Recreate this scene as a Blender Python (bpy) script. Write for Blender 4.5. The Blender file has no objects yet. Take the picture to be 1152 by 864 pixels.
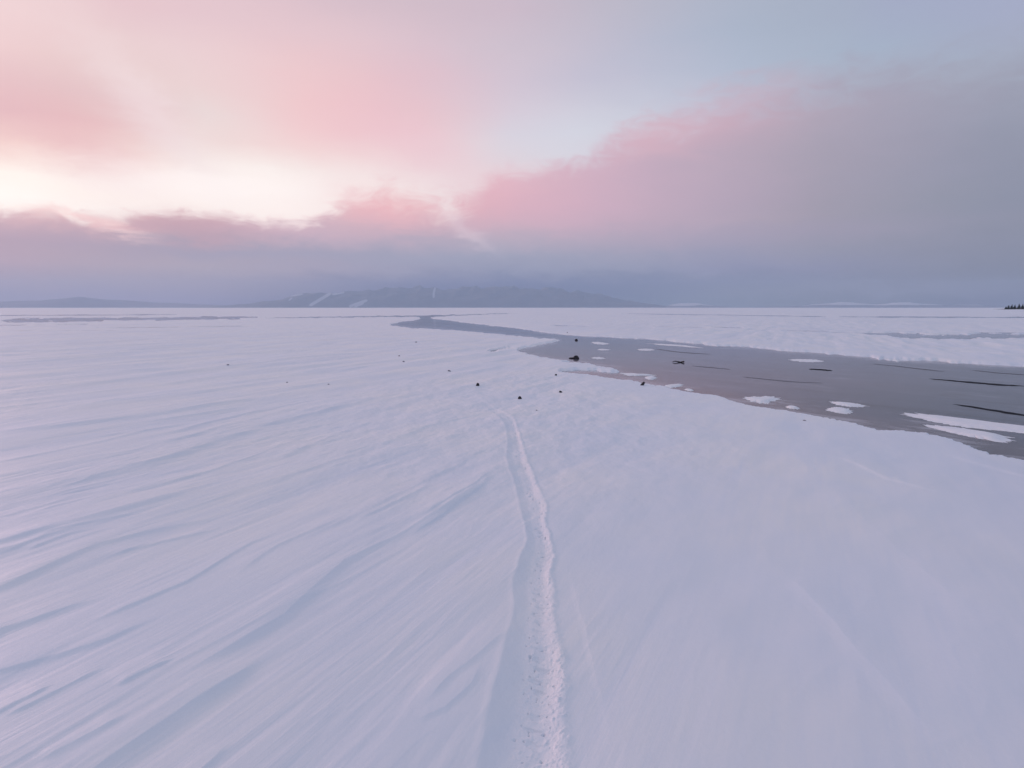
import bpy, math, random
import numpy as np
from mathutils import Vector, Matrix

sc = bpy.context.scene
COL = sc.collection
R = math.radians
random.seed(7)

# ------------------------------------------------------------------ camera
CAM_H = 2.5
F = 640.0                      # focal length in pixels of the 1152 px wide photograph
TILT = math.atan(86 / 640)
cam_data = bpy.data.cameras.new('camera')
cam_data.sensor_width = 36.0
cam_data.lens = 36.0 * F / 1152.0
cam_data.clip_start = 0.05
cam_data.clip_end = 60000
cam = bpy.data.objects.new('camera', cam_data)
COL.objects.link(cam)
cam.location = (0, 0, CAM_H)
cam.rotation_euler = (math.pi / 2 - TILT, 0, 0)
sc.camera = cam

# ------------------------------------------------------------------ render / view
sc.view_settings.view_transform = 'Standard'
sc.view_settings.look = 'None'
sc.view_settings.exposure = 0.0
sc.view_settings.gamma = 1.0
sc.render.engine = 'CYCLES'
sc.cycles.use_denoising = True
sc.cycles.max_bounces = 6
sc.cycles.volume_bounces = 1

# ------------------------------------------------------------------ geometry of the view (used for measuring only)
def lin(c):
    c = c / 255.0
    return c / 12.92 if c <= 0.04045 else ((c + 0.055) / 1.055) ** 2.4

def px_dir(x, y):
    X = (x - 576) / F
    Y = -(y - 432) / F
    ct, st = math.cos(TILT), math.sin(TILT)
    return np.array([X, ct + Y * st, -st + Y * ct])

def px_azel(x, y):
    d = px_dir(x, y)
    return math.degrees(math.atan2(d[0], d[1])), math.degrees(math.atan2(d[2], math.hypot(d[0], d[1])))

def azel_px(az, el):
    a, e = R(az), R(el)
    d = (math.sin(a) * math.cos(e), math.cos(a) * math.cos(e), math.sin(e))
    ct, st = math.cos(TILT), math.sin(TILT)
    fw = d[1] * ct - d[2] * st
    up = d[1] * st + d[2] * ct
    fw = max(fw, 0.05)
    return 576 + F * d[0] / fw, 432 - F * up / fw

def gnd(x, y, z=0.0):
    """photo pixel -> point on the horizontal plane at height z"""
    d = px_dir(x, y)
    k = (CAM_H - z) / -d[2]
    return float(d[0] * k), float(d[1] * k)

# ------------------------------------------------------------------ sky
SUN_AZ = -56.0     # degrees, negative = left of the view direction
SUN_EL = 10.0
world = bpy.data.worlds.new('World')
sc.world = world
world.use_nodes = True
nt = world.node_tree
nt.nodes.clear()

class NB:
    """small node builder"""
    def __init__(s, tree): s.t = tree; s.n = tree.nodes; s.l = tree.links
    def node(s, kind, **kw):
        n = s.n.new(kind)
        for k, v in kw.items(): setattr(n, k, v)
        return n
    def put(s, sock, v):
        if hasattr(v, 'node') or isinstance(v, bpy.types.NodeSocket): s.l.new(v, sock)
        elif v is not None: sock.default_value = v
    def math(s, op, a, b=None, c=None, clamp=False):
        n = s.node('ShaderNodeMath', operation=op, use_clamp=clamp)
        s.put(n.inputs[0], a)
        if b is not None: s.put(n.inputs[1], b)
        if c is not None: s.put(n.inputs[2], c)
        return n.outputs[0]
    def xyz(s, x, y, z=0.0):
        n = s.node('ShaderNodeCombineXYZ')
        for i, v in enumerate((x, y, z)): s.put(n.inputs[i], v)
        return n.outputs[0]
    def sep(s, v):
        n = s.node('ShaderNodeSeparateXYZ'); s.l.new(v, n.inputs[0]); return n.outputs
    def noise(s, vec, scale=1.0, detail=3.0, rough=0.5, dist=0.0):
        n = s.node('ShaderNodeTexNoise')
        s.l.new(vec, n.inputs['Vector'])
        n.inputs['Scale'].default_value = scale; n.inputs['Detail'].default_value = detail
        n.inputs['Roughness'].default_value = rough; n.inputs['Distortion'].default_value = dist
        return n.outputs[0]
    def mapr(s, v, a, b, c=0.0, d=1.0, smooth=False):
        n = s.node('ShaderNodeMapRange')
        if smooth: n.interpolation_type = 'SMOOTHSTEP'
        s.put(n.inputs[0], v)
        for i, q in enumerate((a, b, c, d)): s.put(n.inputs[1 + i], q)
        return n.outputs[0]
    def mix(s, f, a, b):
        n = s.node('ShaderNodeMix', data_type='RGBA')
        s.put(n.inputs[0], f); s.put(n.inputs[6], a); s.put(n.inputs[7], b)
        return n.outputs[2]
    def ramp(s, fac, stops, interp='LINEAR'):
        n = s.node('ShaderNodeValToRGB')
        cr = n.color_ramp; cr.interpolation = interp
        while len(cr.elements) > 2: cr.elements.remove(cr.elements[-1])
        cr.elements[0].position = stops[0][0]; cr.elements[0].color = stops[0][1]
        cr.elements[1].position = stops[-1][0]; cr.elements[1].color = stops[-1][1]
        for p, c in stops[1:-1]:
            e = cr.elements.new(p); e.color = c
        s.put(n.inputs[0], fac)
        return n.outputs[0]

W = NB(nt)
tc = W.node('ShaderNodeTexCoord')
dx, dy, dz = W.sep(tc.outputs['Generated'])[:3]
az = W.math('ARCTAN2', dx, dy)
az = W.math('MULTIPLY', az, 180 / math.pi)
el = W.math('MULTIPLY', W.math('ARCSINE', dz), 180 / math.pi)

XS = [0, 115, 230, 345, 460, 575, 690, 805, 920, 1035, 1152]
# cloud and clear-sky colours above the low cloud bank (sRGB)
UP = {
 0:   [(236,208,212),(228,196,203),(222,192,202),(214,188,200),(206,185,198),(200,182,198),(184,180,197),(170,175,195),(164,171,192),(161,166,195),(163,168,196)],
 45:  [(236,205,208),(230,204,206),(230,204,210),(226,196,204),(214,190,203),(202,188,203),(188,184,203),(171,180,202),(165,177,198),(163,174,196),(163,168,190)],
 90:  [(228,193,198),(226,198,200),(231,208,210),(233,196,200),(222,188,200),(206,192,208),(190,188,208),(176,184,205),(172,178,198),(166,172,192),(160,166,186)],
 120: [(224,186,192),(222,184,190),(230,216,217),(236,196,200),(225,190,200),(210,197,212),(200,200,216),(186,188,208),(172,178,198),(166,172,190),(160,166,184)],
 142: [(232,190,192),(226,186,190),(232,218,218),(238,200,204),(229,193,202),(212,203,217),(205,207,221),(190,190,210),(172,178,198),(166,170,190),(160,163,182)],
 165: [(250,222,214),(232,192,192),(236,216,216),(238,208,210),(234,204,209),(216,209,219),(206,210,224),(196,194,212),(180,180,200),(170,170,190),(160,163,182)],
 190: [(255,244,238),(247,228,222),(246,236,234),(240,226,226),(237,218,222),(224,210,218),(210,208,221),(196,194,212),(180,180,200),(170,170,190),(160,163,182)],
 215: [(255,246,243),(253,242,240),(251,241,239),(245,233,233),(239,224,226),(228,214,220),(210,204,216),(196,190,208),(180,180,200),(170,170,190),(160,163,182)],
 245: [(255,244,241),(253,240,237),(250,238,236),(246,232,232),(236,220,222),(226,208,216),(210,200,212),(196,190,208),(180,180,200),(170,170,190),(160,163,182)],
}
# the low bank and the big cloud to the right
LO = {
 60:  [(230,190,192),(230,190,192),(224,176,184),(224,182,190),(226,176,184),(216,182,196),(205,175,190),(192,174,190),(168,166,186),(162,162,182),(158,161,180)],
 100: [(230,190,192),(230,190,192),(224,176,184),(224,182,190),(226,176,184),(216,182,196),(205,175,190),(198,172,188),(178,168,186),(163,162,181),(155,158,177)],
 140: [(230,190,192),(230,190,192),(224,176,184),(224,182,190),(226,176,184),(220,182,194),(206,172,188),(196,170,187),(172,163,180),(158,156,175),(148,152,171)],
 185: [(230,190,192),(230,190,192),(224,176,184),(224,182,190),(228,178,186),(222,182,195),(199,172,191),(183,167,185),(166,159,176),(153,153,172),(144,148,167)],
 225: [(224,186,190),(224,186,188),(222,174,182),(222,182,190),(232,180,186),(218,175,189),(196,172,190),(179,164,183),(162,156,173),(149,151,168),(140,145,164)],
 245: [(212,180,188),(224,186,190),(200,166,176),(216,184,194),(222,178,188),(208,174,189),(194,170,188),(178,164,182),(160,155,171),(148,150,167),(140,145,163)],
 260: [(186,165,180),(196,168,180),(182,160,174),(190,170,185),(190,170,186),(190,172,188),(186,168,186),(172,162,181),(156,153,171),(147,149,167),(140,144,162)],
 280: [(178,160,176),(171,160,176),(167,159,177),(168,162,181),(165,164,184),(168,166,185),(164,162,182),(158,156,178),(150,151,170),(145,147,166),(139,143,162)],
 300: [(178,163,179),(172,162,178),(169,163,179),(165,160,179),(160,160,181),(154,158,180),(150,154,177),(147,150,176),(144,147,171),(142,146,166),(137,142,160)],
 325: [(152,152,173),(155,155,175),(157,156,177),(148,151,174),(133,140,167),(130,138,166),(138,146,169),(142,149,169),(140,146,166),(137,142,161),(134,140,158)],
 345: [(146,148,172),(143,147,176),(140,146,175),(126,135,163),(121,131,159),(122,132,160),(131,141,166),(136,145,168),(135,142,163),(132,140,162),(128,134,158)],
}
ys_up, ys_lo = sorted(UP), sorted(LO)
def sample(G, ys, x, y):
    x = min(max(x, 0), 1152); y = min(max(y, ys[0]), ys[-1])
    i = max(k for k in range(len(ys)) if ys[k] <= y); i = min(i, len(ys) - 2)
    j = max(k for k in range(11) if XS[k] <= x); j = min(j, 9)
    fy = (y - ys[i]) / (ys[i + 1] - ys[i]); fx = (x - XS[j]) / (XS[j + 1] - XS[j])
    out = []
    for c in range(3):
        a = G[ys[i]][j][c] * (1 - fx) + G[ys[i]][j + 1][c] * fx
        b = G[ys[i + 1]][j][c] * (1 - fx) + G[ys[i + 1]][j + 1][c] * fx
        out.append(lin(a * (1 - fy) + b * fy))
    return out

BG_STRENGTH = 0.1
HAZE = 5.0e-5                    # density of the air built further down
HAZE_LIGHT = (0.34, 0.37, 0.50)  # what that air adds over a long path
HALF, TOP = 16500.0, 760.0
AZS = [-180, -120, -80, -60, -50, -44, -40, -36, -32, -28, -24, -20, -16, -12, -8, -4, 0,
       4, 8, 12, 16, 20, 24, 28, 32, 36, 40, 44, 55, 80, 120, 180]
BACK = [lin(176), lin(177), lin(199)]
ZEN = [lin(180), lin(192), lin(219)]
GAIN_UP, GAIN_LO = (1.04, 1.05, 1.02), (1.03, 1.02, 1.0)
def row_stops(G, ys, e):
    st = []
    for a in AZS:
        x, y = azel_px(max(-50, min(50, a)), min(e, 30))
        c = sample(G, ys, x, y)
        wb = min(max((abs(a) - 55) / 90.0, 0), 1); wb = wb * wb * (3 - 2 * wb)
        c = [c[i] * (1 - wb) + BACK[i] * wb for i in range(3)]
        wz = min(max((e - 27) / 35.0, 0), 1)
        c = [c[i] * (1 - wz) + ZEN[i] * wz for i in range(3)]
        c = [q * g for q, g in zip(c, (GAIN_UP if G is UP else GAIN_LO))]
        path = min(HALF, TOP / max(math.sin(R(max(e, 0.0))), 1e-4)); T = math.exp(-HAZE * path)
        c = [max((c[i] - HAZE_LIGHT[i] * (1 - T)) / T, 0.012) for i in range(3)]
        st.append(((a + 180) / 360.0, (c[0], c[1], c[2], 1)))
    return st

# slow wandering of the cloud field, stretched along the horizon
p_s = W.xyz(W.math('MULTIPLY', az, 0.055), W.math('MULTIPLY', el, 0.15), 0.0)
p_f = W.xyz(W.math('MULTIPLY', az, 0.20), W.math('MULTIPLY', el, 0.55), 3.7)
n1 = W.math('SUBTRACT', W.noise(p_s, 1.0, 5, 0.55, 0.4), 0.5)
n2 = W.math('SUBTRACT', W.noise(p_f, 1.0, 5, 0.55, 0.6), 0.5)
p_s2 = W.xyz(W.math('MULTIPLY', az, 0.07), W.math('MULTIPLY', el, 0.16), 9.1)
n3 = W.math('SUBTRACT', W.noise(p_s2, 1.0, 4, 0.55, 0.3), 0.5)
amp = W.mapr(el, 1.5, 14, 0.25, 1.0)
el_u = W.math('MULTIPLY_ADD', W.math('MULTIPLY', n1, 3.0), amp, el)
az_u = W.math('MULTIPLY_ADD', W.math('MULTIPLY', n3, 6.0), amp, az)
el_l = W.math('MULTIPLY_ADD', W.math('MULTIPLY', n2, 3.0), amp, el)
az_l = W.math('MULTIPLY_ADD', W.math('MULTIPLY', n3, 8.0), amp, az)

def grid_sky(G, ys, azs, els, rows):
    u = W.math('MULTIPLY_ADD', azs, 1 / 360.0, 0.5)
    col = None
    for k, e in enumerate(rows):
        c = W.ramp(u, row_stops(G, ys, e), 'B_SPLINE' if False else 'LINEAR')
        if col is None: col = c
        else: col = W.mix(W.mapr(els, rows[k - 1], e, 0, 1, smooth=False), col, c)
    return col
sky_up = grid_sky(UP, ys_up, az_u, el_u, [6, 8, 10, 12, 14, 16, 18, 20.5, 23, 26, 30, 45, 80])
sky_lo = grid_sky(LO, ys_lo, az_l, el_l, [-1, 0.6, 2, 3.5, 5, 6.5, 8, 9.5, 11, 13, 16, 20, 25])

# top edge of the cloud bank: elevation as a curve over azimuth
EDGE = [(0,240,.8),(60,243,.8),(115,251,.9),(150,244,.7),(200,238,.6),(250,243,.7),(290,250,.7),(330,251,.8),(370,243,.9),(395,224,1.6),
        (425,219,1.9),(460,225,2.0),(490,234,2.2),(515,238,2.6),(535,220,2.2),(560,194,1.3),(600,190,1.3),(650,188,1.2),(690,160,1.8),(730,140,2.2),
        (780,132,2.4),(830,110,2.6),(900,96,2.8),(1000,84,2.4),(1152,72,2.6)]
ed = [(px_azel(x, y) + (s,)) for x, y, s in EDGE]
u_e = W.math('MULTIPLY_ADD', az, 1 / 360.0, 0.5)
stops = [(0.0, (14 / 40, 2.5 / 5, 0, 1)), ((ed[0][0] - 25 + 180) / 360, (10 / 40, .8 / 5, 0, 1))]
stops += [((a + 180) / 360, (e / 40, s / 5, 0, 1)) for a, e, s in ed]
stops += [((ed[-1][0] + 20 + 180) / 360, (19 / 40, 3 / 5, 0, 1)), (1.0, (14 / 40, 2.5 / 5, 0, 1))]
edge = W.ramp(u_e, stops)
sr = W.node('ShaderNodeSeparateColor'); W.l.new(edge, sr.inputs[0])
e_el = W.math('MULTIPLY', sr.outputs[0], 40.0)
e_sf = W.math('MULTIPLY', sr.outputs[1], 5.0)
p_e = W.xyz(W.math('MULTIPLY', az, 0.33), W.math('MULTIPLY', el, 0.8), 1.3)
n4 = W.math('SUBTRACT', W.noise(p_e, 1.0, 6, 0.58, 0.8), 0.5)
dist = W.math('SUBTRACT', e_el, el)
dist = W.math('MULTIPLY_ADD', n4, W.math('MULTIPLY_ADD', e_sf, 2.4, 0.8), dist)
p_g = W.xyz(W.math('MULTIPLY', az, 1.1), W.math('MULTIPLY', el, 2.6), 6.3)
n5 = W.math('SUBTRACT', W.noise(p_g, 1.0, 4, 0.6, 0.5), 0.5)
dist = W.math('MULTIPLY_ADD', n5, 0.5, dist)
mask = W.mapr(W.math('DIVIDE', dist, e_sf), -1.0, 1.0, 0, 1, smooth=True)
clouds = W.mix(mask, sky_up, sky_lo)
# single wisps and lumps of cloud: x, y, half length, half width, slant, colour, opacity (measured in the photograph, placed by azimuth and elevation)
WISPS = [(172,128,95,22,48,(238,220,222),.60),(78,158,110,30,22,(226,182,188),.50),(380,125,120,46,8,(236,192,199),.25),(210,205,150,18,-2,(255,246,244),.5),
         (470,165,70,26,20,(232,190,202),.35),(600,158,60,26,-8,(208,208,222),.3),(730,158,62,17,-14,(216,180,192),.45),(590,216,62,20,5,(226,182,192),.3),
         (205,256,75,13,3,(190,160,172),.55),(432,238,46,17,14,(236,184,190),.4),(138,262,26,5,14,(246,214,212),.6),(528,262,34,7,38,(222,206,215),.35),
         (100,247,60,6,8,(240,196,196),.5),(60,266,90,10,2,(180,160,176),.4),(640,232,70,24,0,(206,172,190),.35),(330,262,80,9,2,(216,182,194),.35),
         (510,292,260,9,1,(148,154,176),.35),(300,283,160,7,-1,(160,158,178),.35),(845,108,50,10,-14,(196,176,192),.35),(900,262,180,10,0,(164,156,176),.3),
         (700,318,160,8,0,(134,142,168),.3),(555,321,240,11,0,(128,137,164),.42),(650,329,90,9,0,(128,137,163),.5),(110,334,170,7,0,(150,151,174),.5),(1010,326,160,6,0,(150,155,176),.3)]
wa = W.math('ADD', az, W.math('ADD', W.math('MULTIPLY', n4, 3.0), W.math('MULTIPLY', n5, 1.0)))
we = W.math('ADD', el, W.math('ADD', W.math('MULTIPLY', n2, 2.6), W.math('MULTIPLY', n5, 0.7)))
for wx, wy, hl, hw_, sl_, colr, opa in WISPS:
    a0_, e0_ = px_azel(wx, wy)
    k_ = math.cos(math.atan((wx - 576) / F))
    rl, rw = math.degrees(hl / F) * k_ ** 2, math.degrees(hw_ / F) * k_
    c_, s_ = math.cos(R(-sl_)), math.sin(R(-sl_))
    da = W.math('SUBTRACT', wa, a0_); de = W.math('SUBTRACT', we, e0_)
    p_ = W.math('ADD', W.math('MULTIPLY', da, c_ / rl), W.math('MULTIPLY', de, s_ / rl))
    q_ = W.math('SUBTRACT', W.math('MULTIPLY', de, c_ / rw), W.math('MULTIPLY', da, s_ / rw))
    d2 = W.math('ADD', W.math('MULTIPLY', p_, p_), W.math('MULTIPLY', q_, q_))
    f_ = W.math('MULTIPLY', W.math('EXPONENT', W.math('MULTIPLY', d2, -0.9)), opa)
    T_ = math.exp(-HAZE * min(HALF, TOP / math.sin(R(max(e0_, .5)))))
    lc = [max((lin(q) * 1.03 - HAZE_LIGHT[i] * (1 - T_)) / T_, .02) for i, q in enumerate(colr)]
    clouds = W.mix(f_, clouds, (lc[0], lc[1], lc[2], 1))
# clear sky behind it: Nishita, showing through a little where the cover is thin
nish = W.node('ShaderNodeTexSky', sky_type='NISHITA')
nish.sun_disc = False
nish.sun_elevation = R(SUN_EL)
nish.sun_rotation = R(SUN_AZ)
nish.air_density = 1.0; nish.dust_density = 1.0; nish.ozone_density = 1.5
mul = W.node('ShaderNodeMix', data_type='RGBA', blend_type='MULTIPLY')
mul.inputs[0].default_value = 1.0
W.l.new(clouds, mul.inputs[6]); mul.inputs[7].default_value = (1 / BG_STRENGTH,) * 3 + (1,)
thin = W.mapr(el, 28, 60, 0.0, 0.3, smooth=True)
final = W.mix(thin, mul.outputs[2], nish.outputs[0])
bg = W.node('ShaderNodeBackground'); bg.inputs[1].default_value = BG_STRENGTH
W.l.new(final, bg.inputs[0])
wo = W.node('ShaderNodeOutputWorld'); W.l.new(bg.outputs[0], wo.inputs[0])
world.cycles.sampling_method = 'MANUAL'
world.cycles.sample_map_resolution = 512

# ------------------------------------------------------------------ sun, low on the left behind thin cloud
sl = bpy.data.lights.new('sun', 'SUN')
sl.energy = 1.15
sl.angle = R(18)
sl.color = (1.0, 0.62, 0.66)
so = bpy.data.objects.new('sun', sl)
COL.objects.link(so)
sdir = Vector((math.sin(R(SUN_AZ)) * math.cos(R(SUN_EL)), math.cos(R(SUN_AZ)) * math.cos(R(SUN_EL)), math.sin(R(SUN_EL))))
so.rotation_euler = (-sdir).to_track_quat('-Z', 'Y').to_euler()
so.location = (0, 0, 50)

# ------------------------------------------------------------------ helpers
def tag(o, label=None, cat=None, group=None, kind=None):
    if label: o['label'] = label
    if cat: o['category'] = cat
    if group: o['group'] = group
    if kind: o['kind'] = kind
    return o

def mesh_obj(name, verts, faces, mat=None, parent=None, smooth=True):
    me = bpy.data.meshes.new(name)
    me.from_pydata([tuple(map(float, v)) for v in verts], [], [tuple(map(int, f)) for f in faces])
    me.validate()
    o = bpy.data.objects.new(name, me)
    COL.objects.link(o)
    if mat: me.materials.append(mat)
    if smooth: me.polygons.foreach_set('use_smooth', np.ones(len(me.polygons), bool))
    if parent: o.parent = parent
    return o

def grid_obj(name, P, mat, wrap=False, attrs=None):
    """P: (rows, cols, 3) array -> quad mesh"""
    nr, nc = P.shape[:2]
    co = P.reshape(-1, 3).astype(np.float32)
    cc = nc if wrap else nc - 1
    r = np.arange(nr - 1)[:, None]; c = np.arange(cc)[None, :]
    a = r * nc + c; b = r * nc + (c + 1) % nc
    f = np.stack([a, b, b + nc, a + nc], -1).reshape(-1, 4).astype(np.int32)
    me = bpy.data.meshes.new(name)
    me.vertices.add(len(co)); me.vertices.foreach_set('co', co.ravel())
    me.loops.add(f.size); me.loops.foreach_set('vertex_index', f.ravel())
    me.polygons.add(len(f)); me.polygons.foreach_set('loop_start', np.arange(0, f.size, 4, dtype=np.int32))
    me.polygons.foreach_set('use_smooth', np.ones(len(f), bool))
    me.update(calc_edges=True)
    for k, v in (attrs or {}).items():
        at = me.attributes.new(k, 'FLOAT', 'POINT'); at.data.foreach_set('value', v.ravel().astype(np.float32))
    me.materials.append(mat)
    o = bpy.data.objects.new(name, me); COL.objects.link(o)
    return o

# vectorised gradient noise
_rng = np.random.RandomState(11)
_perm = _rng.permutation(4096)
_ang = _rng.rand(4096) * 2 * np.pi
_gx, _gy = np.cos(_ang), np.sin(_ang)
def perlin(x, y, seed=0):
    xi = np.floor(x).astype(np.int64); yi = np.floor(y).astype(np.int64)
    fx = x - xi; fy = y - yi
    u = fx * fx * fx * (fx * (fx * 6 - 15) + 10); v = fy * fy * fy * (fy * (fy * 6 - 15) + 10)
    def g(ix, iy, ax, ay):
        h = _perm[(_perm[(ix + seed * 131) & 4095] + iy) & 4095]
        return _gx[h] * ax + _gy[h] * ay
    a = g(xi, yi, fx, fy); b = g(xi + 1, yi, fx - 1, fy)
    c = g(xi, yi + 1, fx, fy - 1); d = g(xi + 1, yi + 1, fx - 1, fy - 1)
    return (a * (1 - u) + b * u) * (1 - v) + (c * (1 - u) + d * u) * v
def fbm(x, y, oct=4, seed=0, gain=0.5):
    s = 0; a = 1.0
    for k in range(oct):
        s = s + a * perlin(x * 2 ** k + 17.3 * k, y * 2 ** k - 9.1 * k, seed + k); a *= gain
    return s
def ss(a, b, x):
    t = np.clip((x - a) / (b - a), 0, 1); return t * t * (3 - 2 * t)

# ------------------------------------------------------------------ materials
def new_mat(name):
    m = bpy.data.materials.new(name); m.use_nodes = True
    m.node_tree.nodes.clear()
    b = NB(m.node_tree)
    out = b.node('ShaderNodeOutputMaterial')
    p = b.node('ShaderNodeBsdfPrincipled')
    b.l.new(p.outputs[0], out.inputs[0])
    return m, b, p, out

WIND = R(63)     # direction the wind-packed snow runs, in the ground plane
def wind_coords(b, along, across):
    tc = b.node('ShaderNodeTexCoord')
    x, y, z = b.sep(tc.outputs['Object'])[:3]
    u = b.math('ADD', b.math('MULTIPLY', x, math.cos(WIND)), b.math('MULTIPLY', y, math.sin(WIND)))
    v = b.math('SUBTRACT', b.math('MULTIPLY', y, math.cos(WIND)), b.math('MULTIPLY', x, math.sin(WIND)))
    return b.xyz(b.math('MULTIPLY', u, along), b.math('MULTIPLY', v, across), 0.0), x, y

def mat_snow():
    m, b, p, out = new_mat('wind_packed_snow')
    wv, x, y = wind_coords(b, 0.9, 9.0)
    wf, _, _ = wind_coords(b, 4.0, 38.0)
    tc = b.node('ShaderNodeTexCoord')
    streak = b.noise(wv, 1.0, 5, 0.6)
    fine = b.noise(wf, 1.0, 3, 0.6)
    grain = b.noise(tc.outputs['Object'], 260.0, 2, 0.6)
    lump = b.noise(tc.outputs['Object'], 22.0, 4, 0.55)
    crusty = b.noise(tc.outputs['Object'], 0.35, 3, 0.5)
    wq, _, _ = wind_coords(b, 0.13, 0.95)
    mid = b.noise(wq, 1.0, 6, 0.66, 0.6)
    wq2, _, _ = wind_coords(b, 0.02, 0.13)
    far = b.noise(wq2, 1.0, 6, 0.7, 0.5)
    # icy crust here and there: slightly bluer and greyer
    col = b.mix(b.mapr(crusty, 0.35, 0.7, 0, 1, True), (0.80, 0.83, 0.90, 1), (0.86, 0.86, 0.88, 1))
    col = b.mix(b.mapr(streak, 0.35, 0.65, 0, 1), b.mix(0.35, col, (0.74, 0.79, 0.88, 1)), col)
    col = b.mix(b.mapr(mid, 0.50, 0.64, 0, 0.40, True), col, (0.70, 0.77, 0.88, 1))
    col = b.mix(b.mapr(far, 0.50, 0.66, 0, 0.50, True), col, (0.70, 0.75, 0.85, 1))
    b.l.new(col, p.inputs['Base Color'])
    p.inputs['Roughness'].default_value = 0.55
    p.inputs['Specular IOR Level'].default_value = 0.3
    at = b.node('ShaderNodeAttribute', attribute_name='wind')
    wm, _, _ = wind_coords(b, 0.35, 1.3)
    patchy = b.mapr(b.noise(wm, 1.0, 3, 0.55), 0.38, 0.66, 0.12, 1.0, True)
    h = b.math('MULTIPLY', b.math('ADD', b.math('MULTIPLY', streak, 0.0028), b.math('MULTIPLY', fine, 0.0012)), b.math('MULTIPLY', at.outputs['Fac'], patchy))
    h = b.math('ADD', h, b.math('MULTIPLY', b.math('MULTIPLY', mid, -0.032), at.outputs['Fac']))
    h = b.math('ADD', h, b.math('MULTIPLY', grain, 0.0005))
    h = b.math('ADD', h, b.math('MULTIPLY', lump, 0.0018))
    bump = b.node('ShaderNodeBump'); bump.inputs['Strength'].default_value = 1.0; bump.inputs['Distance'].default_value = 1.0
    b.l.new(h, bump.inputs['Height']); b.l.new(bump.outputs[0], p.inputs['Normal'])
    return m

def mat_ice():
    m, b, p, out = new_mat('dark_lake_ice')
    tc = b.node('ShaderNodeTexCoord')
    x, y, z = b.sep(tc.outputs['Object'])[:3]
    IC = R(142 - 10)
    u = b.math('ADD', b.math('MULTIPLY', x, math.cos(IC)), b.math('MULTIPLY', y, math.sin(IC)))
    v = b.math('SUBTRACT', b.math('MULTIPLY', y, math.cos(IC)), b.math('MULTIPLY', x, math.sin(IC)))
    vs = b.xyz(b.math('MULTIPLY', u, 0.12), b.math('MULTIPLY', v, 0.9), 0.0)
    vl = b.xyz(b.math('MULTIPLY', u, 0.05), b.math('MULTIPLY', v, 0.35), 5.0)
    st = b.noise(vs, 1.0, 6, 0.6, 0.4)
    la = b.noise(vl, 1.0, 4, 0.55, 0.3)
    # thin refrozen leads: narrow band where the stretched noise crosses its middle
    ln = b.math('ABSOLUTE', b.math('SUBTRACT', b.noise(vl, 1.3, 2, 0.4, 0.2), 0.5))
    lead = b.mapr(ln, 0.0, 0.006, 1, 0)
    wet = b.node('ShaderNodeAttribute', attribute_name='shore').outputs['Fac']
    c = b.mix(b.mapr(la, 0.35, 0.65, 0, 1, True), (0.038, 0.052, 0.080, 1), (0.085, 0.100, 0.140, 1))
    c = b.mix(b.mapr(st, 0.45, 0.75, 0, 0.6), c, (0.16, 0.17, 0.21, 1))
    vd = b.xyz(b.math('MULTIPLY', u, 0.16), b.math('MULTIPLY', v, 1.7), 11.0)
    dk = b.noise(vd, 1.0, 5, 0.62, 0.5)
    c = b.mix(b.mapr(dk, 0.53, 0.68, 0, 0.75, True), c, (0.018, 0.021, 0.034, 1))
    fr = b.noise(b.xyz(b.math('MULTIPLY', u, 0.5), b.math('MULTIPLY', v, 1.4), 2.0), 1.0, 7, 0.68, 0.3)
    edge_f = b.node('ShaderNodeAttribute', attribute_name='rim').outputs['Fac']
    frost = b.mapr(b.math('ADD', fr, b.math('MULTIPLY', edge_f, 0.28)), 0.54, 0.80, 0, 0.7, True)
    c = b.mix(b.math('MULTIPLY', lead, 0.7), c, (0.03, 0.032, 0.045, 1))
    c = b.mix(b.math('MULTIPLY', wet, 0.65), c, (0.135, 0.115, 0.130, 1))
    c = b.mix(frost, c, (0.50, 0.50, 0.56, 1))
    b.l.new(c, p.inputs['Base Color'])
    b.l.new(b.mapr(la, 0.3, 0.7, 0.05, 0.12), p.inputs['Roughness'])
    p.inputs['IOR'].default_value = 1.31
    bump = b.node('ShaderNodeBump'); bump.inputs['Distance'].default_value = 0.0015; bump.inputs['Strength'].default_value = 0.5
    b.l.new(st, bump.inputs['Height']); b.l.new(bump.outputs[0], p.inputs['Normal'])
    return m

def mat_simple(name, c1, c2, scale, rough=0.8, bump_d=0.0, spec=0.3):
    m, b, p, out = new_mat(name)
    tc = b.node('ShaderNodeTexCoord')
    n = b.noise(tc.outputs['Object'], scale, 5, 0.6)
    b.l.new(b.mix(b.mapr(n, 0.3, 0.7, 0, 1), c1 + (1,), c2 + (1,)), p.inputs['Base Color'])
    p.inputs['Roughness'].default_value = rough
    p.inputs['Specular IOR Level'].default_value = spec
    if bump_d:
        bp = b.node('ShaderNodeBump'); bp.inputs['Distance'].default_value = bump_d
        b.l.new(n, bp.inputs['Height']); b.l.new(bp.outputs[0], p.inputs['Normal'])
    return m

def mat_mountain(name, rock, snow):
    m, b, p, out = new_mat(name)
    tc = b.node('ShaderNodeTexCoord')
    n = b.noise(tc.outputs['Object'], 0.004, 6, 0.6)
    at = b.node('ShaderNodeAttribute', attribute_name='snow')
    f = b.mapr(b.math('ADD', at.outputs['Fac'], b.math('MULTIPLY', b.math('SUBTRACT', n, 0.5), 0.7)), 0.4, 0.65, 0, 1, True)
    b.l.new(b.mix(f, b.mix(n, rock + (1,), tuple(q * 1.5 for q in rock) + (1,)), snow + (1,)), p.inputs['Base Color'])
    p.inputs['Roughness'].default_value = 0.9
    return m

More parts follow.
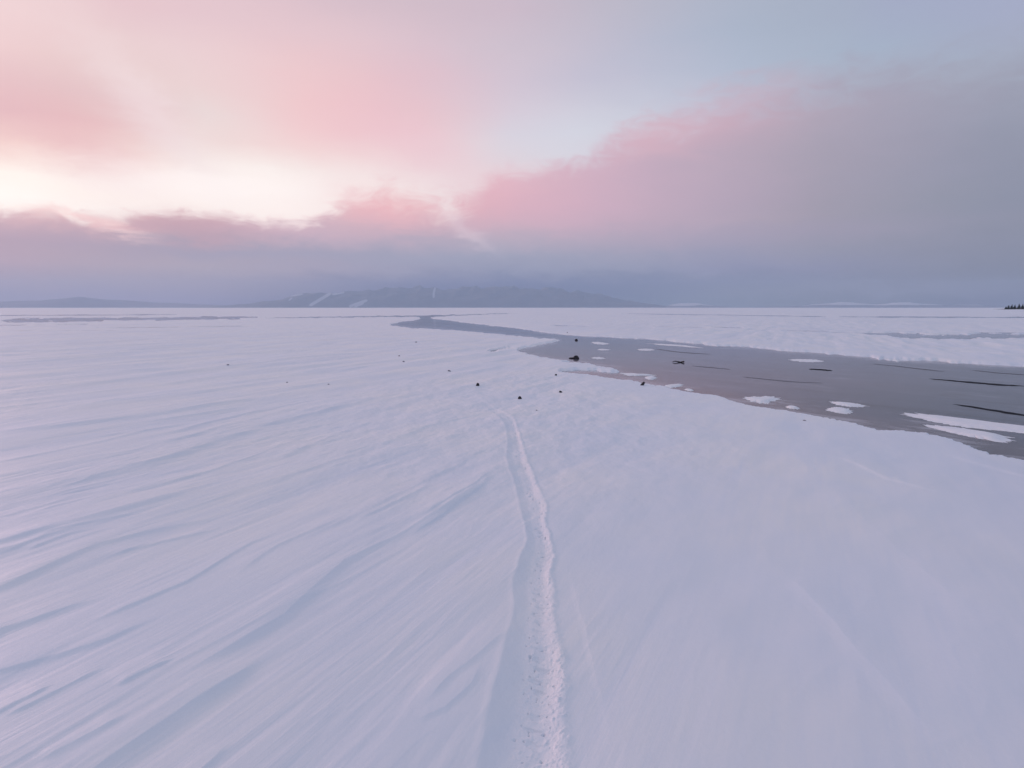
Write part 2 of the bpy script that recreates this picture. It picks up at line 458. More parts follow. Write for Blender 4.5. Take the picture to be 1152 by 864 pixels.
M_SNOW = mat_snow()
M_ICE = mat_ice()
M_STONE = mat_simple('dark_stone', (0.018, 0.018, 0.024), (0.05, 0.047, 0.05), 14.0, 0.75, 0.01)
M_STONE_G = mat_simple('grey_stone', (0.18, 0.18, 0.20), (0.34, 0.33, 0.36), 14.0, 0.8, 0.01)
M_WOOD = mat_simple('wet_driftwood', (0.02, 0.018, 0.02), (0.06, 0.05, 0.045), 9.0, 0.7, 0.006)
M_WATER = mat_simple('open_water', (0.006, 0.007, 0.012), (0.012, 0.013, 0.020), 1.0, 0.7, 0.0, 0.08)
M_CRACK = mat_simple('refrozen_crack', (0.03, 0.034, 0.05), (0.07, 0.075, 0.095), 1.5, 0.5, 0.0, 0.25)
M_PATCH = mat_simple('drifted_snow', (0.80, 0.82, 0.88), (0.88, 0.88, 0.90), 6.0, 0.7, 0.01)
M_NEEDLE = mat_simple('spruce_needles', (0.012, 0.020, 0.018), (0.030, 0.042, 0.034), 1.5, 0.85)
M_BARK = mat_simple('spruce_bark', (0.03, 0.025, 0.022), (0.07, 0.055, 0.045), 6.0, 0.9)
M_MTN = mat_mountain('dark_mountain_slope', (0.15, 0.19, 0.235), (0.46, 0.50, 0.56))
M_MTN_P = mat_mountain('pale_mountain_slope', (0.24, 0.26, 0.31), (0.45, 0.48, 0.54))
M_MTN_S = mat_mountain('snowy_mountain_slope', (0.22, 0.26, 0.31), (0.58, 0.61, 0.66))

# ------------------------------------------------------------------ ground sheet: snow over lake ice
ICE_Z = -0.10
def chaikin(P, it=2):
    P = np.array(P, float)
    for _ in range(it):
        Q = np.roll(P, -1, 0); P = np.stack([P * .75 + Q * .25, P * .25 + Q * .75], 1).reshape(-1, 2)
    return P
# outline of the bare ice lead, measured in the photograph
RIVER = [(1700,640),(1400,570),(1240,532),(1180,522),(1152,515),(1128,512),(1105,506),(1080,496),(1055,489),(1035,485),(1010,483),(990,483),(975,478),(960,474),(940,470),(915,466),
         (885,461),(860,458),(838,454),(820,449),(806,443),(790,442),(770,439),(750,434),(735,431),(722,428),(700,425.5),(680,423),(660,420.5),(640,418.5),(626,416.8),(640,413.6),
         (668,413.8),(690,417),(699,416.6),(688,413),(672,410),(656,407),(640,405.5),(622,403),(608,400),(594,397),(580,393),(590,389.5),(606,386.5),(622,383.5),(633,381.2),
         (612,379.8),(585,377.5),(560,375),(527,372),(495,369.6),(470,369),(452,367),(436,365),(450,361.5),(466,360),(474,357.8),(470,355.8),(400,356.6),(300,358),(300,356.6),(400,355.2),(480,354.4),
         (560,352.3),(600,351.6),(560,353.2),(500,355.2),(482,356.8),(489,358.3),(510,360.4),(527,362.8),(554,365.6),(580,368),(600,371),(617,373.5),(639,375.5),(663,377.5),
         (676,377),(700,379),(725,380),(752,382),(786,385.5),(822,388),(859,389.8),(883,393),(905,394.5),(926,396),(964,398),(995,402),(1023,403.2),(1058,404.2),(1099,407),(1152,409.8),
         (1240,415),(1400,425),(1700,440)]
RP = chaikin(RIVER, 2)
def poly_sdf(px, py, P):
    """signed distance in the measured outline's own units, >0 inside"""
    best = np.full(px.shape, 1e9); inside = np.zeros(px.shape, bool)
    n = len(P)
    for i in range(n):
        ax, ay = P[i]; bx, by = P[(i + 1) % n]
        ex, ey = bx - ax, by - ay
        t = np.clip(((px - ax) * ex + (py - ay) * ey) / (ex * ex + ey * ey + 1e-12), 0, 1)
        d = (px - ax - t * ex) ** 2 + (py - ay - t * ey) ** 2
        best = np.minimum(best, d)
        if ay != by:
            inside ^= ((ay > py) != (by > py)) & (px < ex * (py - ay) / (by - ay) + ax)
    best = np.sqrt(best)
    return np.where(inside, best, -best)

# outline projected once onto the lake plane; the mask is evaluated there with a scale that grows with distance
def plane_to_measure(X, Y):
    ct, st = math.cos(TILT), math.sin(TILT)
    fw = np.maximum(Y * ct + CAM_H * st, 0.02)
    up = Y * st - CAM_H * ct
    return 576 + F * X / fw, 432 - F * up / fw

# longer streaks of thin bare ice far out on the lake: x0,y0,x1,y1,half width
STREAKS = [(-200,363,0,360.3,1.7),(0,360.3,140,358.6,2.3),(120,358.9,290,356.6,1.7),(-60,355,200,353.6,.5),(-200,366.5,60,364.8,.5),(60,364.8,100,364,.4),(110,368.5,300,366,.4),(0,371.5,150,371,.35),
           (970,374.2,1045,375.4,1.5),(1000,376.2,1100,379.2,2.6),(1060,376.0,1400,381,2.8),(1090,372.8,1200,374,.5),(880,371.2,935,372.0,.6),(930,373,990,374,.5),
           (800,367.2,838,368.4,.5),(735,366.5,800,368,.35),(620,365.6,662,366.3,.45),(700,352.5,950,356.2,.4),(930,356,1400,357.6,.7),(560,404,553,404,.1),
           (548,394.2,572,389.8,.9),(552,395.2,560,393.5,.5),(1072,394.5,1130,397,.35)]

TR_L = [(441,517),(448,532),(455,545),(462,553),(470,562),(480,569),(500,571.5),(515,570),(525,573),(535,578),(560,583),(595,592),(610,593.5),(625,586),(640,582),(650,578),(665,577),(680,579.5),(710,573),(735,566),(770,558),(810,547),(864,537),(950,520),(1200,500)]
TR_R = [(441,524),(447,539),(455,553),(462,565),(470,577),(475,580),(495,586),(520,593),(535,600),(555,607),(570,614),(585,612),(605,618),(625,621),(645,617),(665,621),(690,620),(725,626),(755,631),(790,629),(820,631),(845,631),(864,633),(950,640),(1200,660)]
def track_tables(T):
    g = np.array([gnd(x, y) for y, x in T]); i = np.argsort(g[:, 1]); return g[i, 1], g[i, 0]
tLy, tLx = track_tables(TR_L); tRy, tRx = track_tables(TR_R)

RIDGES = [  # crest lines of the larger drifts in the photo, height, lee width, windward width
    ([(-80,585),(0,558),(100,537),(204,510),(300,478),(403,452),(440,440)], .050, .20, .9),
    ([(-80,500),(0,486),(80,478),(161,468),(258,452),(330,444)], .050, .30, 1.2),
    ([(60,900),(129,852),(215,792),(262,764),(300,735)], .030, .09, .40),
    ([(110,830),(161,790),(252,735),(322,694),(387,632),(440,607),(480,582),(540,545),(563,520)], .036, .11, .50),
    ([(-60,742),(0,708),(80,681),(130,668)], .026, .10, .45),
    ([(-60,688),(0,660),(107,612),(200,590),(258,578)], .028, .12, .55),
    ([(-60,628),(0,610),(90,585),(200,556),(280,532)], .024, .12, .55),
    ([(470,800),(500,768),(540,735),(580,700)], .014, .06, .22),
    ([(455,815),(500,798),(530,770),(545,742)], .012, .05, .20),
    ([(300,620),(380,590),(450,556),(520,520),(560,495)], .020, .09, .45),
    ([(430,500),(480,480),(530,467),(556,462)], .028, .14, .6),
    ([(940,512),(965,522),(1000,538),(1040,549),(1075,556)], .022, .12, .5),
    ([(1060,508),(1100,520),(1152,535),(1200,548)], .02, .12, .5),
    ([(700,455),(760,480),(800,497),(860,520)], .018, .3, 1.0),
    ([(880,640),(940,700),(1010,780),(1080,864)], .014, .14, .35),
    ([(640,640),(662,720),(680,800),(692,870)], .006, .05, .16),
    ([(930,545),(1000,610),(1080,680),(1160,740)], .020, .35, .8),
    ([(-60,770),(40,745),(120,720),(190,690)], .02, .08, .3),
    ([(0,425),(120,417),(256,412),(400,404)], .05, .7, 2.5),
    ([(-100,398),(60,393),(200,388),(330,384)], .07, 1.5, 5),
    ([(280,470),(380,458),(450,446),(520,437)], .022, .2, .8),
]
def ground_height(X, Y):
    r = np.hypot(X, Y)
    u = X * math.cos(WIND) + Y * math.sin(WIND)
    v = -X * math.sin(WIND) + Y * math.cos(WIND)     # + = to the left
    warp = perlin(X * 0.25, Y * 0.25, 40) * 0.5
    left = ss(2.2, -1.2, X - 0.10 * (Y - 3))          # sastrugi side
    left = np.maximum(left, 0.85 * ss(16, 26, r))
    near = ss(60, 12, r)
    z = 0.035 * fbm(u / 6.0, (v + warp) / 1.6, 3, 1) * (0.35 + 0.65 * left)
    s = fbm(u / 2.2 + warp, (v + warp * .3) / 0.34, 3, 5)
    z = z + 0.014 * left * near * (0.6 * s - 0.9 * np.abs(s)) * ss(-0.25, 0.3, perlin(u / 3, v / 2, 8) + 0.1)
    z = z + 0.0022 * left * near * ss(-.15, .45, perlin(u / 1.6, v / .8, 9)) * fbm(u / 0.9, (v + warp * .1) / 0.085, 2, 21)
    z = z + 0.085 * ss(10, 32, r) * ss(260, 120, r) * (fbm(u / 7.0 + warp, v / 1.5, 3, 35) - 1.1 * np.abs(fbm(u / 9.0, v / 1.9, 2, 38)))
    z = z + 0.05 * ss(8, 30, r) * ss(400, 120, r) * fbm(u / 14.0, v / 3.2, 3, 31)
    z = z + 0.42 * ss(60, 240, r) * fbm(u / 70.0, v / 18.0, 4, 33) * ss(6000, 1500, r)
    z = z + 0.034 * (1 - left) * fbm(X / 2.2 - Y * 0.20, Y / 3.0, 3, 51) - 0.010 * (1 - left) * np.abs(fbm((X * .8 + Y * .6) / 1.8, (Y * .8 - X * .6) / .9, 3, 53))
    z = z + 0.0055 * left * near * ss(-.05, .4, perlin(u / 2.1 + 5, v / .9, 14)) * (-np.abs(fbm(u / 1.1 + warp, (v + .2 * warp) / 0.15, 3, 24)))
    z = z + 0.034 * (0.12 + 0.88 * ss(5, -1, X - 0.04 * Y)) * ss(-.2, .3, perlin(X / 3.5, Y / 6, 16)) * ss(5, 12, r) * ss(90, 40, r) * (-np.abs(fbm(u / 1.3, v / .45, 4, 26)))
    # rough, broken wind crust near where the track starts
    rough = ss(7, 2, np.hypot(X + 0.5, (Y - 15) * 0.6)) 
    z = z + 0.030 * rough * (fbm(X / 0.5, Y / 0.8, 4, 61) - .5 * np.abs(fbm((X + Y * .3) / .8, Y / 1.1, 3, 64)))
    return z

_rr = random.Random(5)
RIDGE_G = []
for pts, hgt, lee, wnd in RIDGES:
    G = np.array([gnd(x, y) for x, y in pts]); RIDGE_G.append((G, hgt * 0.85, lee, wnd))
    if len(pts) >= 5 and pts[0][0] < 200:
        L_ = np.r_[0, np.cumsum(np.hypot(*np.diff(G, axis=0).T))]
        for _ in range(5):       # thinner parallel wind crests beside the main one
            t0 = _rr.uniform(0, .6); t1 = min(1, t0 + _rr.uniform(.25, .5)); tq = np.linspace(t0, t1, 6) * L_[-1]
            g = np.stack([np.interp(tq, L_, G[:, 0]), np.interp(tq, L_, G[:, 1])], 1)
            off = _rr.uniform(-2.2, 2.6) * wnd; tl = _rr.uniform(-.05, .05)
            g[:, 0] += off * -math.sin(WIND) + tl * np.linspace(-1, 1, 6); g[:, 1] += off * math.cos(WIND)
            RIDGE_G.append((g, hgt * _rr.uniform(.3, .6), lee * _rr.uniform(.3, .6), wnd * _rr.uniform(.25, .5)))
def add_ridges(X, Y, z):
    for G, hgt, lee, wnd in RIDGE_G:
        lo = G.min(0) - 3 * wnd; hi = G.max(0) + 3 * wnd
        m = (X > lo[0]) & (X < hi[0]) & (Y > lo[1]) & (Y < hi[1])
        x, y = X[m], Y[m]
        x2 = x + 0.10 * wnd * perlin(x / (wnd * 1.1), y / (wnd * 1.6), 71); 
        best = np.full(x.shape, 1e9); sd = np.zeros_like(x); tt = np.zeros_like(x)
        L = np.r_[0, np.cumsum(np.hypot(*np.diff(G, axis=0).T))]
        for i in range(len(G) - 1):
            a, bb = G[i], G[i + 1]; e = bb - a; ll = e @ e
            t = np.clip(((x2 - a[0]) * e[0] + (y - a[1]) * e[1]) / ll, 0, 1)
            qx = x2 - a[0] - t * e[0]; qy = y - a[1] - t * e[1]
            d = np.hypot(qx, qy); side = np.sign(e[0] * qy - e[1] * qx)
            k = d < best
            best = np.where(k, d, best); sd = np.where(k, d * side, sd); tt = np.where(k, (L[i] + t * math.sqrt(ll)) / L[-1], tt)
        env = ss(0, .22, tt) * ss(1, .7, tt) * (0.75 + 0.5 * perlin(tt * 5 + hgt * 900, tt * 0 + 0.5, 3))
        prof = np.where(sd < 0, np.clip(1 + sd / lee, 0, 1) ** 1.6, np.exp(-(sd / wnd) ** 2 * 1.5))
        z[m] += hgt * env * prof
    return z

def add_track(X, Y, z):
    m = (Y > 0.3) & (Y < tLy[-1] + 0.3) & (np.abs(X) < 2.5)
    x, y = X[m], Y[m]
    j = 0.035 * perlin(y * 3.1, y * 0 + 3.3, 81) + 0.015 * perlin(y * 9.0, y * 0 + .3, 82)
    jr = 0.03 * perlin(y * 4.3, y * 0 + 7.3, 83) + 0.018 * perlin(y * 13.0, x * 6, 84)
    L = np.interp(y, tLy, tLx) + j * 0.5; Rr = np.interp(y, tRy, tRx) + jr * 0.6
    w = np.maximum(Rr - L, 0.05); s = (x - L) / w
    fade = ss(tLy[-1] + 0.2, tLy[-1] - 6.0, y) * (1 + .5 * perlin(y * 1.3, y * 0 + .7, 96))
    D = (0.031 * np.minimum(w / 0.35, 1.25)) * fade
    floor = -D * ss(-0.02, 0.40, s) ** 0.75 * ss(1.09, 0.70, s) + 0.004 * fade * ss(0, .1, s) * ss(.6, .4, s) * fbm(x * 9 + y * 4, y * 1.6, 3, 88)
    lip = 0.010 * fade * np.exp(-((s - 1.03) / 0.10) ** 2) * (0.75 + 0.8 * perlin(y * 6, y * 0 + 9.7, 86))
    lipl = 0.004 * fade * np.exp(-((s + 0.04) / 0.08) ** 2)
    inn = ss(0.30, 0.5, s) * ss(1.20, 0.92, s) * fade
    bank = 0.35 + 0.65 * ss(.72, .95, s)
    lumps = inn * (0.008 * bank * fbm(x * 16, y * 13, 3, 87) + 0.010 * bank * np.abs(fbm(x * 38, y * 30, 2, 89)) - 0.022 * ss(.40, .55, perlin(x * 34, y * 24, 94)) * ss(1.0, .8, s) + 0.009 * bank * ss(.25, .5, perlin(x * 22, y * 20, 90)))
    # small crossing prints pressed into the floor
    cx = (0.66 + 0.05 * np.sin(y * 31)) 
    toes = -0.009 * ss(-.25, .2, perlin(y * 2.3, y * 0 + 1.7, 93)) * inn * ss(0.30, 0.62, np.sin(y * 2 * np.pi / 0.115 + 1.5 * np.sin((s - cx) * 9))) * ss(0.16, 0.05, np.abs(s - cx))
    z[m] += floor + lip + lipl + lumps + toes
    return z

# rings by angle below the horizon, spokes by azimuth
ang_px = np.concatenate([np.array([0.107, .13, .16, .2, .25, .3, .36, .43, .5, .6, .7, .8, .9]), np.arange(1.0, 12, 0.22), np.arange(12, 40, 0.30),
                         np.arange(40, 180, 0.45), np.arange(180, 700, 0.75)])
th = np.arctan(ang_px / F)
r_ring = CAM_H / np.tan(th)
r_ring = np.concatenate([r_ring, [1.9, 1.4, 0.9, 0.4, 0.05]])
front = np.linspace(-R(50), R(50), 1150)
back = np.linspace(R(50), 2 * np.pi - R(50), 130)[1:-1]
azs = np.concatenate([front, back])
RR, AA = np.meshgrid(r_ring, azs, indexing='ij')
GX, GY = RR * np.sin(AA), RR * np.cos(AA)
z = ground_height(GX, GY)
z = add_ridges(GX, GY, z)
z = add_track(GX, GY, z)
mx, my = plane_to_measure(GX, GY)
ok = (GY > 1.0) & (np.abs(np.arctan2(GX, GY)) < R(66))
sdv = np.full(GX.shape, -50.0)
sel = ok & (my < 700) & (my > 349)
jit = 2.2 * ss(-.1, .35, perlin(GX / 3, GY / 5, 98)) * fbm(mx / 14, my / 2.6, 4, 99) * ss(375, 392, my) + 1.3 * fbm(GX / 1.7, GY / 1.7, 4, 91) * ss(0, 40, my - 346) + 0.7 * fbm(mx / 9, my / 2.5, 3, 92)
sdv[sel] = poly_sdf(mx[sel], my[sel] + jit[sel], RP)
# streaks
ex = np.full(GX.shape, -50.0)
for x0, y0, x1, y1, hw in STREAKS:
    k = ok & (mx > x0 - 30) & (mx < x1 + 30) & (np.abs(my - (y0 + y1) / 2) < 14) & (my > 349)
    if not k.any(): continue
    t = np.clip((mx[k] - x0) / (x1 - x0 + 1e-6), 0, 1)
    d = hw * np.minimum(1, 6 * np.minimum(t + .03, 1.03 - t)) - np.abs(my[k] - (y0 + (y1 - y0) * t))
    d += hw * 0.9 * fbm(mx[k] / 22, my[k] / 1.4, 3, 95)
    ex[k] = np.maximum(ex[k], np.where((mx[k] < x0) | (mx[k] > x1), -5, d))
w = 1.2
bare = np.maximum(ss(-w, w, sdv), ss(-0.5, 0.5, ex))
far_flat = ss(60, 200, RR)
z = z * (1 - 0.85 * np.maximum(ss(-12, 0, sdv), ss(-3, 0, ex)) ) 
z = np.where(z < -0.05, -0.05 + 0.04 * np.tanh((z + 0.05) / 0.04), z)
z = z * (1 - bare) + (-0.17) * bare
wind = ss(2.2, -1.2, GX - 0.10 * (GY - 3)); wind = np.maximum(wind, 0.8 * ss(16, 26, RR)); wind = 0.06 + 0.94 * wind
P = np.stack([GX, GY, z], -1)[:, ::-1]
snow_o = grid_obj('snow_field', P, M_SNOW, wrap=True, attrs={'wind': wind[:, ::-1]})
# close the ring
me = snow_o.data
tag(snow_o, 'wind-scoured snow covering the frozen lake', kind='structure')

# lake ice: a disc under the snow, dense enough to carry the shore attribute
ir = np.concatenate([np.geomspace(15500, 200, 40), CAM_H / np.tan(np.arctan(np.arange(8.2, 300, 1.0) / F)), [4.0, 1.0, 0.02]])
ia = np.concatenate([np.linspace(-R(55), R(55), 260), np.linspace(R(55), 2 * np.pi - R(55), 60)[1:-1]])
IR, IA = np.meshgrid(ir, ia, indexing='ij')
IX, IY = IR * np.sin(IA), IR * np.cos(IA)
imx, imy = plane_to_measure(IX, IY)
NEAR_SHORE = chaikin(RIVER[:58], 1)
near_d = np.full(IX.shape, 99.0)
k = (IY > 1) & (np.abs(IA) < R(60)) & (imy < 700)
bd = np.full(k.sum(), 1e9); qx, qy = imx[k], imy[k]
NS = RIVER[:46]
for a, b_ in zip(NS, NS[1:]):
    e0, e1 = b_[0] - a[0], b_[1] - a[1]
    t = np.clip(((qx - a[0]) * e0 + (qy - a[1]) * e1) / (e0 * e0 + e1 * e1), 0, 1)
    bd = np.minimum(bd, np.hypot((qx - a[0] - t * e0) * .35, qy - a[1] - t * e1))
near_d[k] = bd
shore = ss(376, 398, imy) * ss(1.0, 0.35, near_d / np.maximum(6, (imy - 380) * 0.22) + 0.35 * fbm(IX / 4, IY / 4, 3, 97))
rim = np.zeros(IX.shape); kk = k & (imy > 349)
rim[kk] = 1.3 * ss(385, 374, imy[kk]) * ss(345, 352, imy[kk]) * (poly_sdf(imx[kk], imy[kk], RP) < -1.5) * (imx[kk] > 560) + np.exp(-np.abs(poly_sdf(imx[kk], imy[kk], RP)) / np.maximum(2.2, (imy[kk] - 350) * 0.05))
IP = np.stack([IX, IY, np.full(IX.shape, ICE_Z)], -1)[:, ::-1]
ice_o = grid_obj('lake_ice', IP, M_ICE, wrap=True, attrs={'shore': shore[:, ::-1], 'rim': rim[:, ::-1]})
tag(ice_o, 'dark smooth ice of the frozen lake', kind='structure')

# ------------------------------------------------------------------ mountains across the lake
def mountain(name, crest, D, depth, mat, label, snow_px=(), snow_above=None, seed=0, cols=340, rows=46, rough=.22):
    c = np.array(crest, float)
    xs = np.linspace(c[0, 0], c[-1, 0], cols)
    ysil = np.interp(xs, c[:, 0], c[:, 1])
    s = np.linspace(0, 1, rows)
    P = np.zeros((rows, cols, 3)); S = np.zeros((rows, cols))
    for j, px in enumerate(xs):
        a, e = px_azel(px, ysil[j])
        H = D * math.tan(R(max(e, 0.0)))
        ends = min(1, (j / cols) / .06, (1 - j / cols) / .06)
        for i, q in enumerate(s):
            pr = (min(q / .55, 1) ** 0.85) if q < .55 else ((1 - q) / .45) ** 1.1
            d = D + (q - .55) * depth
            X, Y = d * math.sin(R(a)), d * math.cos(R(a))
            P[i, j] = X, Y, H * pr
    n = np.abs(fbm(P[..., 0] / 900, P[..., 1] / 1500, 5, 200 + seed)) 
    n2 = fbm(P[..., 0] / 300, P[..., 1] / 700, 4, 230 + seed)
    P[..., 2] *= 1.0 - rough * n * 1.6 + rough * .4 * n2
    P[..., 2] = np.maximum(P[..., 2], 0) * np.clip(np.minimum(np.linspace(0, 1, cols), np.linspace(1, 0, cols)) / .03, 0, 1)[None] - 1.2
    dd = np.sqrt(P[..., 0] ** 2 + P[..., 1] ** 2)
    ct, st = math.cos(TILT), math.sin(TILT)
    zz = P[..., 2] - CAM_H
    fw = P[..., 1] * ct - zz * st; up = P[..., 1] * st + zz * ct
    mx_, my_ = 576 + F * P[..., 0] / fw, 432 - F * up / fw
    front = (s < .56)[:, None]
    for x0, y0, x1, y1, hw in snow_px:
        t = np.clip(((mx_ - x0) * (x1 - x0) + (my_ - y0) * (y1 - y0)) / ((x1 - x0) ** 2 + (y1 - y0) ** 2), 0, 1)
        d = np.hypot(mx_ - x0 - t * (x1 - x0), my_ - y0 - t * (y1 - y0))
        S = np.maximum(S, np.where(front, ss(hw * 1.5, hw * .4, d) * 1.2, 0))
    if snow_above is not None:
        S = np.maximum(S, ss(snow_above * .6, snow_above * 1.3, P[..., 2] + 25 * n2))
    o = grid_obj(name, P, mat, attrs={'snow': S})
    tag(o, label, kind='structure')
    return o

mountain('mountain_range', [(190,346.4),(240,344.5),(280,341),(310,336),(335,330),(352,327.5),(368,329),(385,327),(405,327),(430,323),(470,320.5),(500,322),(540,321),(580,320),(620,322),(650,326),(680,331),(705,337),(730,341.5),(760,345),(780,346.4)],
         13300, 3000, M_MTN, 'blue grey mountain massif across the lake with its top lost in low cloud',
         snow_px=[(371,330.5,350,343,1.7),(412,338,394,344.5,1.5),(408,341.5,400,345,1.0),(325,338,328,335.5,.8),(375,331,386,329,1.2),(325,333,340,331,1.0),(489,323,488,334,1.0)], seed=1)
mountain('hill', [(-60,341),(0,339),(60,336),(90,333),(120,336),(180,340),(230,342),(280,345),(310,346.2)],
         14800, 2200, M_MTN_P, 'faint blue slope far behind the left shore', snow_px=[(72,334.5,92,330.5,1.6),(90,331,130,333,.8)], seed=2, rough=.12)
mountain('snowy_hill', [(735,346.2),(750,343),(765,341),(785,340.5),(800,343),(820,345),(850,345.5),(900,343.5),(925,341),(945,338.5),(962,339.5),(985,342),(1010,340),(1025,339.5),(1040,341.5),(1070,342.5),(1100,342.5),(1130,344),(1170,344),(1300,345),(1400,346.2)],
         13000, 2400, M_MTN_S, 'low snow covered hills on the far right shore', snow_above=48, snow_px=[(770,342,795,342,1.2)], seed=3, rough=.16)

# ------------------------------------------------------------------ wooded islet on the right
def spruce(x, y, h, wdt, label, z0, seed):
    rnd = random.Random(seed)
    root = bpy.data.objects.new('spruce_tree', None); COL.objects.link(root)
    root.location = (x, y, z0)
    tag(root, label, 'spruce tree', 'spruces on the wooded islet')
    V, Fc = [], []
    n = 7
    rr = .16 * h / 9
    rings = 6
    for i in range(rings + 1):
        t = i / rings
        for k in range(n):
            a = 2 * math.pi * k / n
            V.append((rr * (1 - .93 * t) * math.cos(a), rr * (1 - .93 * t) * math.sin(a), h * .97 * t))
    for i in range(rings):
        for k in range(n):
            Fc.append((i * n + k, i * n + (k + 1) % n, (i + 1) * n + (k + 1) % n, (i + 1) * n + k))
    mesh_obj('trunk', V, Fc, M_BARK, root)
    V, Fc = [], []
    tiers = 17
    lean = rnd.uniform(-.02, .02)
    for t in range(tiers):
        f = t / (tiers - 1)
        zc = h * (.06 + .92 * f)
        rad = wdt * .5 * (1 - f) ** .85 * rnd.uniform(.78, 1.12) + .08
        nb = max(5, int(13 * (1 - f) + 5))
        a0 = rnd.uniform(0, 6.28)
        for b in range(nb):
            if rnd.random() < .07: continue
            a = a0 + 2 * math.pi * b / nb + rnd.uniform(-.2, .2)
            L = rad * rnd.uniform(.7, 1.15)
            drop = L * rnd.uniform(.25, .5)
            ca, sa = math.cos(a), math.sin(a)
            # drooping bough made of overlapping needle sprays with thickness
            for q in range(4):
                u0, u1 = q / 4 * .95, (q + 1) / 4 + .06
                w0 = L * .26 * (1 - .75 * u0) + .05
                for sd in (-1, 1):
                    p0 = (ca * L * u0, sa * L * u0, zc - drop * u0 * u0 + .05)
                    p1 = (ca * L * u1, sa * L * u1, zc - drop * u1 * u1)
                    px_, py_ = -sa * sd * w0, ca * sd * w0
                    p2 = (p1[0] * .93 + px_, p1[1] * .93 + py_, p1[2] - w0 * .5 + rnd.uniform(-.05, .05))
                    p3 = (p0[0] + (p1[0] - p0[0]) * .4, p0[1] + (p1[1] - p0[1]) * .4, p0[2] - w0 * .9)
                    i0 = len(V); V += [p0, p1, p2, p3]
                    Fc += [(i0, i0 + 1, i0 + 2), (i0, i0 + 2, i0 + 3), (i0 + 1, i0 + 3, i0 + 2), (i0, i0 + 3, i0 + 1)]
    V = [(v[0] + lean * v[2], v[1], v[2]) for v in V]
    mesh_obj('crown', V, Fc, M_NEEDLE, root, smooth=False)
    return root

TD = 1050.0
def tree_pos(px, dd=0):
    a, _ = px_azel(px, 346)
    return (TD + dd) * math.sin(R(a)), (TD + dd) * math.cos(R(a))
TREES = [(1131.8,4.6,5.4,'lowest small spruce at the left tip of the islet'),(1134.6,6.3,5.2,'pointed spruce just right of the small one at the islet tip'),
         (1138.2,7.3,5.6,'third spruce from the left tip of the islet, narrow'),(1141.6,7.0,5.4,'spruce left of the widest gap in the islet treetops'),
         (1146.3,8.6,5.8,'tall spruce standing between two gaps of the treetops'),(1150.4,8.4,6.2,'dark broad spruce at the right edge of the photo')]
V = []
ix, iy = tree_pos(1168)
n_a, n_r = 64, 10
tdir = R(px_azel(1168, 346)[0])
for i in range(n_r + 1):
    q = i / n_r
    for k in range(n_a):
        a = 2 * math.pi * k / n_a
        wob = 1 + .12 * math.sin(3 * a + 1) + .06 * math.sin(7 * a)
        lx, ly = 62 * q * math.cos(a) * wob, 30 * q * math.sin(a) * wob
        V.append((ix + lx * math.cos(-tdir) - ly * math.sin(-tdir), iy + lx * math.sin(-tdir) + ly * math.cos(-tdir), -1.0 + 1.9 * (1 - q ** 3) + .2 * math.sin(lx * .4) * math.cos(ly * .5) * (1 - q)))
Fc = []
for i in range(n_r):
    for k in range(n_a):
        Fc.append((i * n_a + k, (i + 1) * n_a + k, (i + 1) * n_a + (k + 1) % n_a, i * n_a + (k + 1) % n_a))
M_ISL = mat_simple('brushy_islet_ground', (0.02, 0.022, 0.024), (0.07, 0.07, 0.08), .5, .9)
tag(mesh_obj('islet', V, Fc, M_ISL), 'low dark brushy islet under the spruces', kind='structure')
for i, (px, h, w_, lab) in enumerate(TREES):
    x, y = tree_pos(px, (i % 3) * 7 - 6)
    spruce(x, y, h, w_, lab, .25 if i else -.1, 50 + i)

# ------------------------------------------------------------------ stones and driftwood
def lump(V, Fc, c, sx, sy, sz, seed, rot=0, nu=14, nv=9, rgh=.28, flat=.35):
    i0 = len(V)
    rnd = random.Random(seed)
    offs = [(rnd.uniform(-9, 9), rnd.uniform(-9, 9)) for _ in range(3)]
    planes = []
    for _ in range(8):
        v = Vector((rnd.gauss(0, 1), rnd.gauss(0, 1), rnd.gauss(0, .8))).normalized()
        planes.append((v, rnd.uniform(.72, .95)))
    for i in range(nv + 1):
        ph = math.pi * i / nv
        for k in range(nu):
            a = 2 * math.pi * k / nu
            d = Vector((math.sin(ph) * math.cos(a), math.sin(ph) * math.sin(a), math.cos(ph)))
            r_ = 1.0
            for v, pd in planes:
                q = d.dot(v)
                if q > 1e-3: r_ = min(r_, pd / q)
            r_ *= 1 + rgh * .35 * float(perlin(np.array([d.x * 1.7 + offs[0][0]]), np.array([d.y * 1.7 + d.z * 1.3 + offs[0][1]]), 300)[0])
            p = d * r_
            x, y, z_ = p.x * sx, p.y * sy, max(p.z, -flat) * sz
            V.append((c[0] + x * math.cos(rot) - y * math.sin(rot), c[1] + x * math.sin(rot) + y * math.cos(rot), c[2] + z_))
    for i in range(nv):
        for k in range(nu):
            Fc.append((i0 + i * nu + k, i0 + (i + 1) * nu + k, i0 + (i + 1) * nu + (k + 1) % nu, i0 + i * nu + (k + 1) % nu))

bvh_co = P.reshape(-1, 3) if False else None
def surf_z(x, y):
    X = np.array([[x]]); Y = np.array([[y]])
    zz = add_track(X, Y, add_ridges(X, Y, ground_height(X, Y)))
    return float(zz[0, 0])

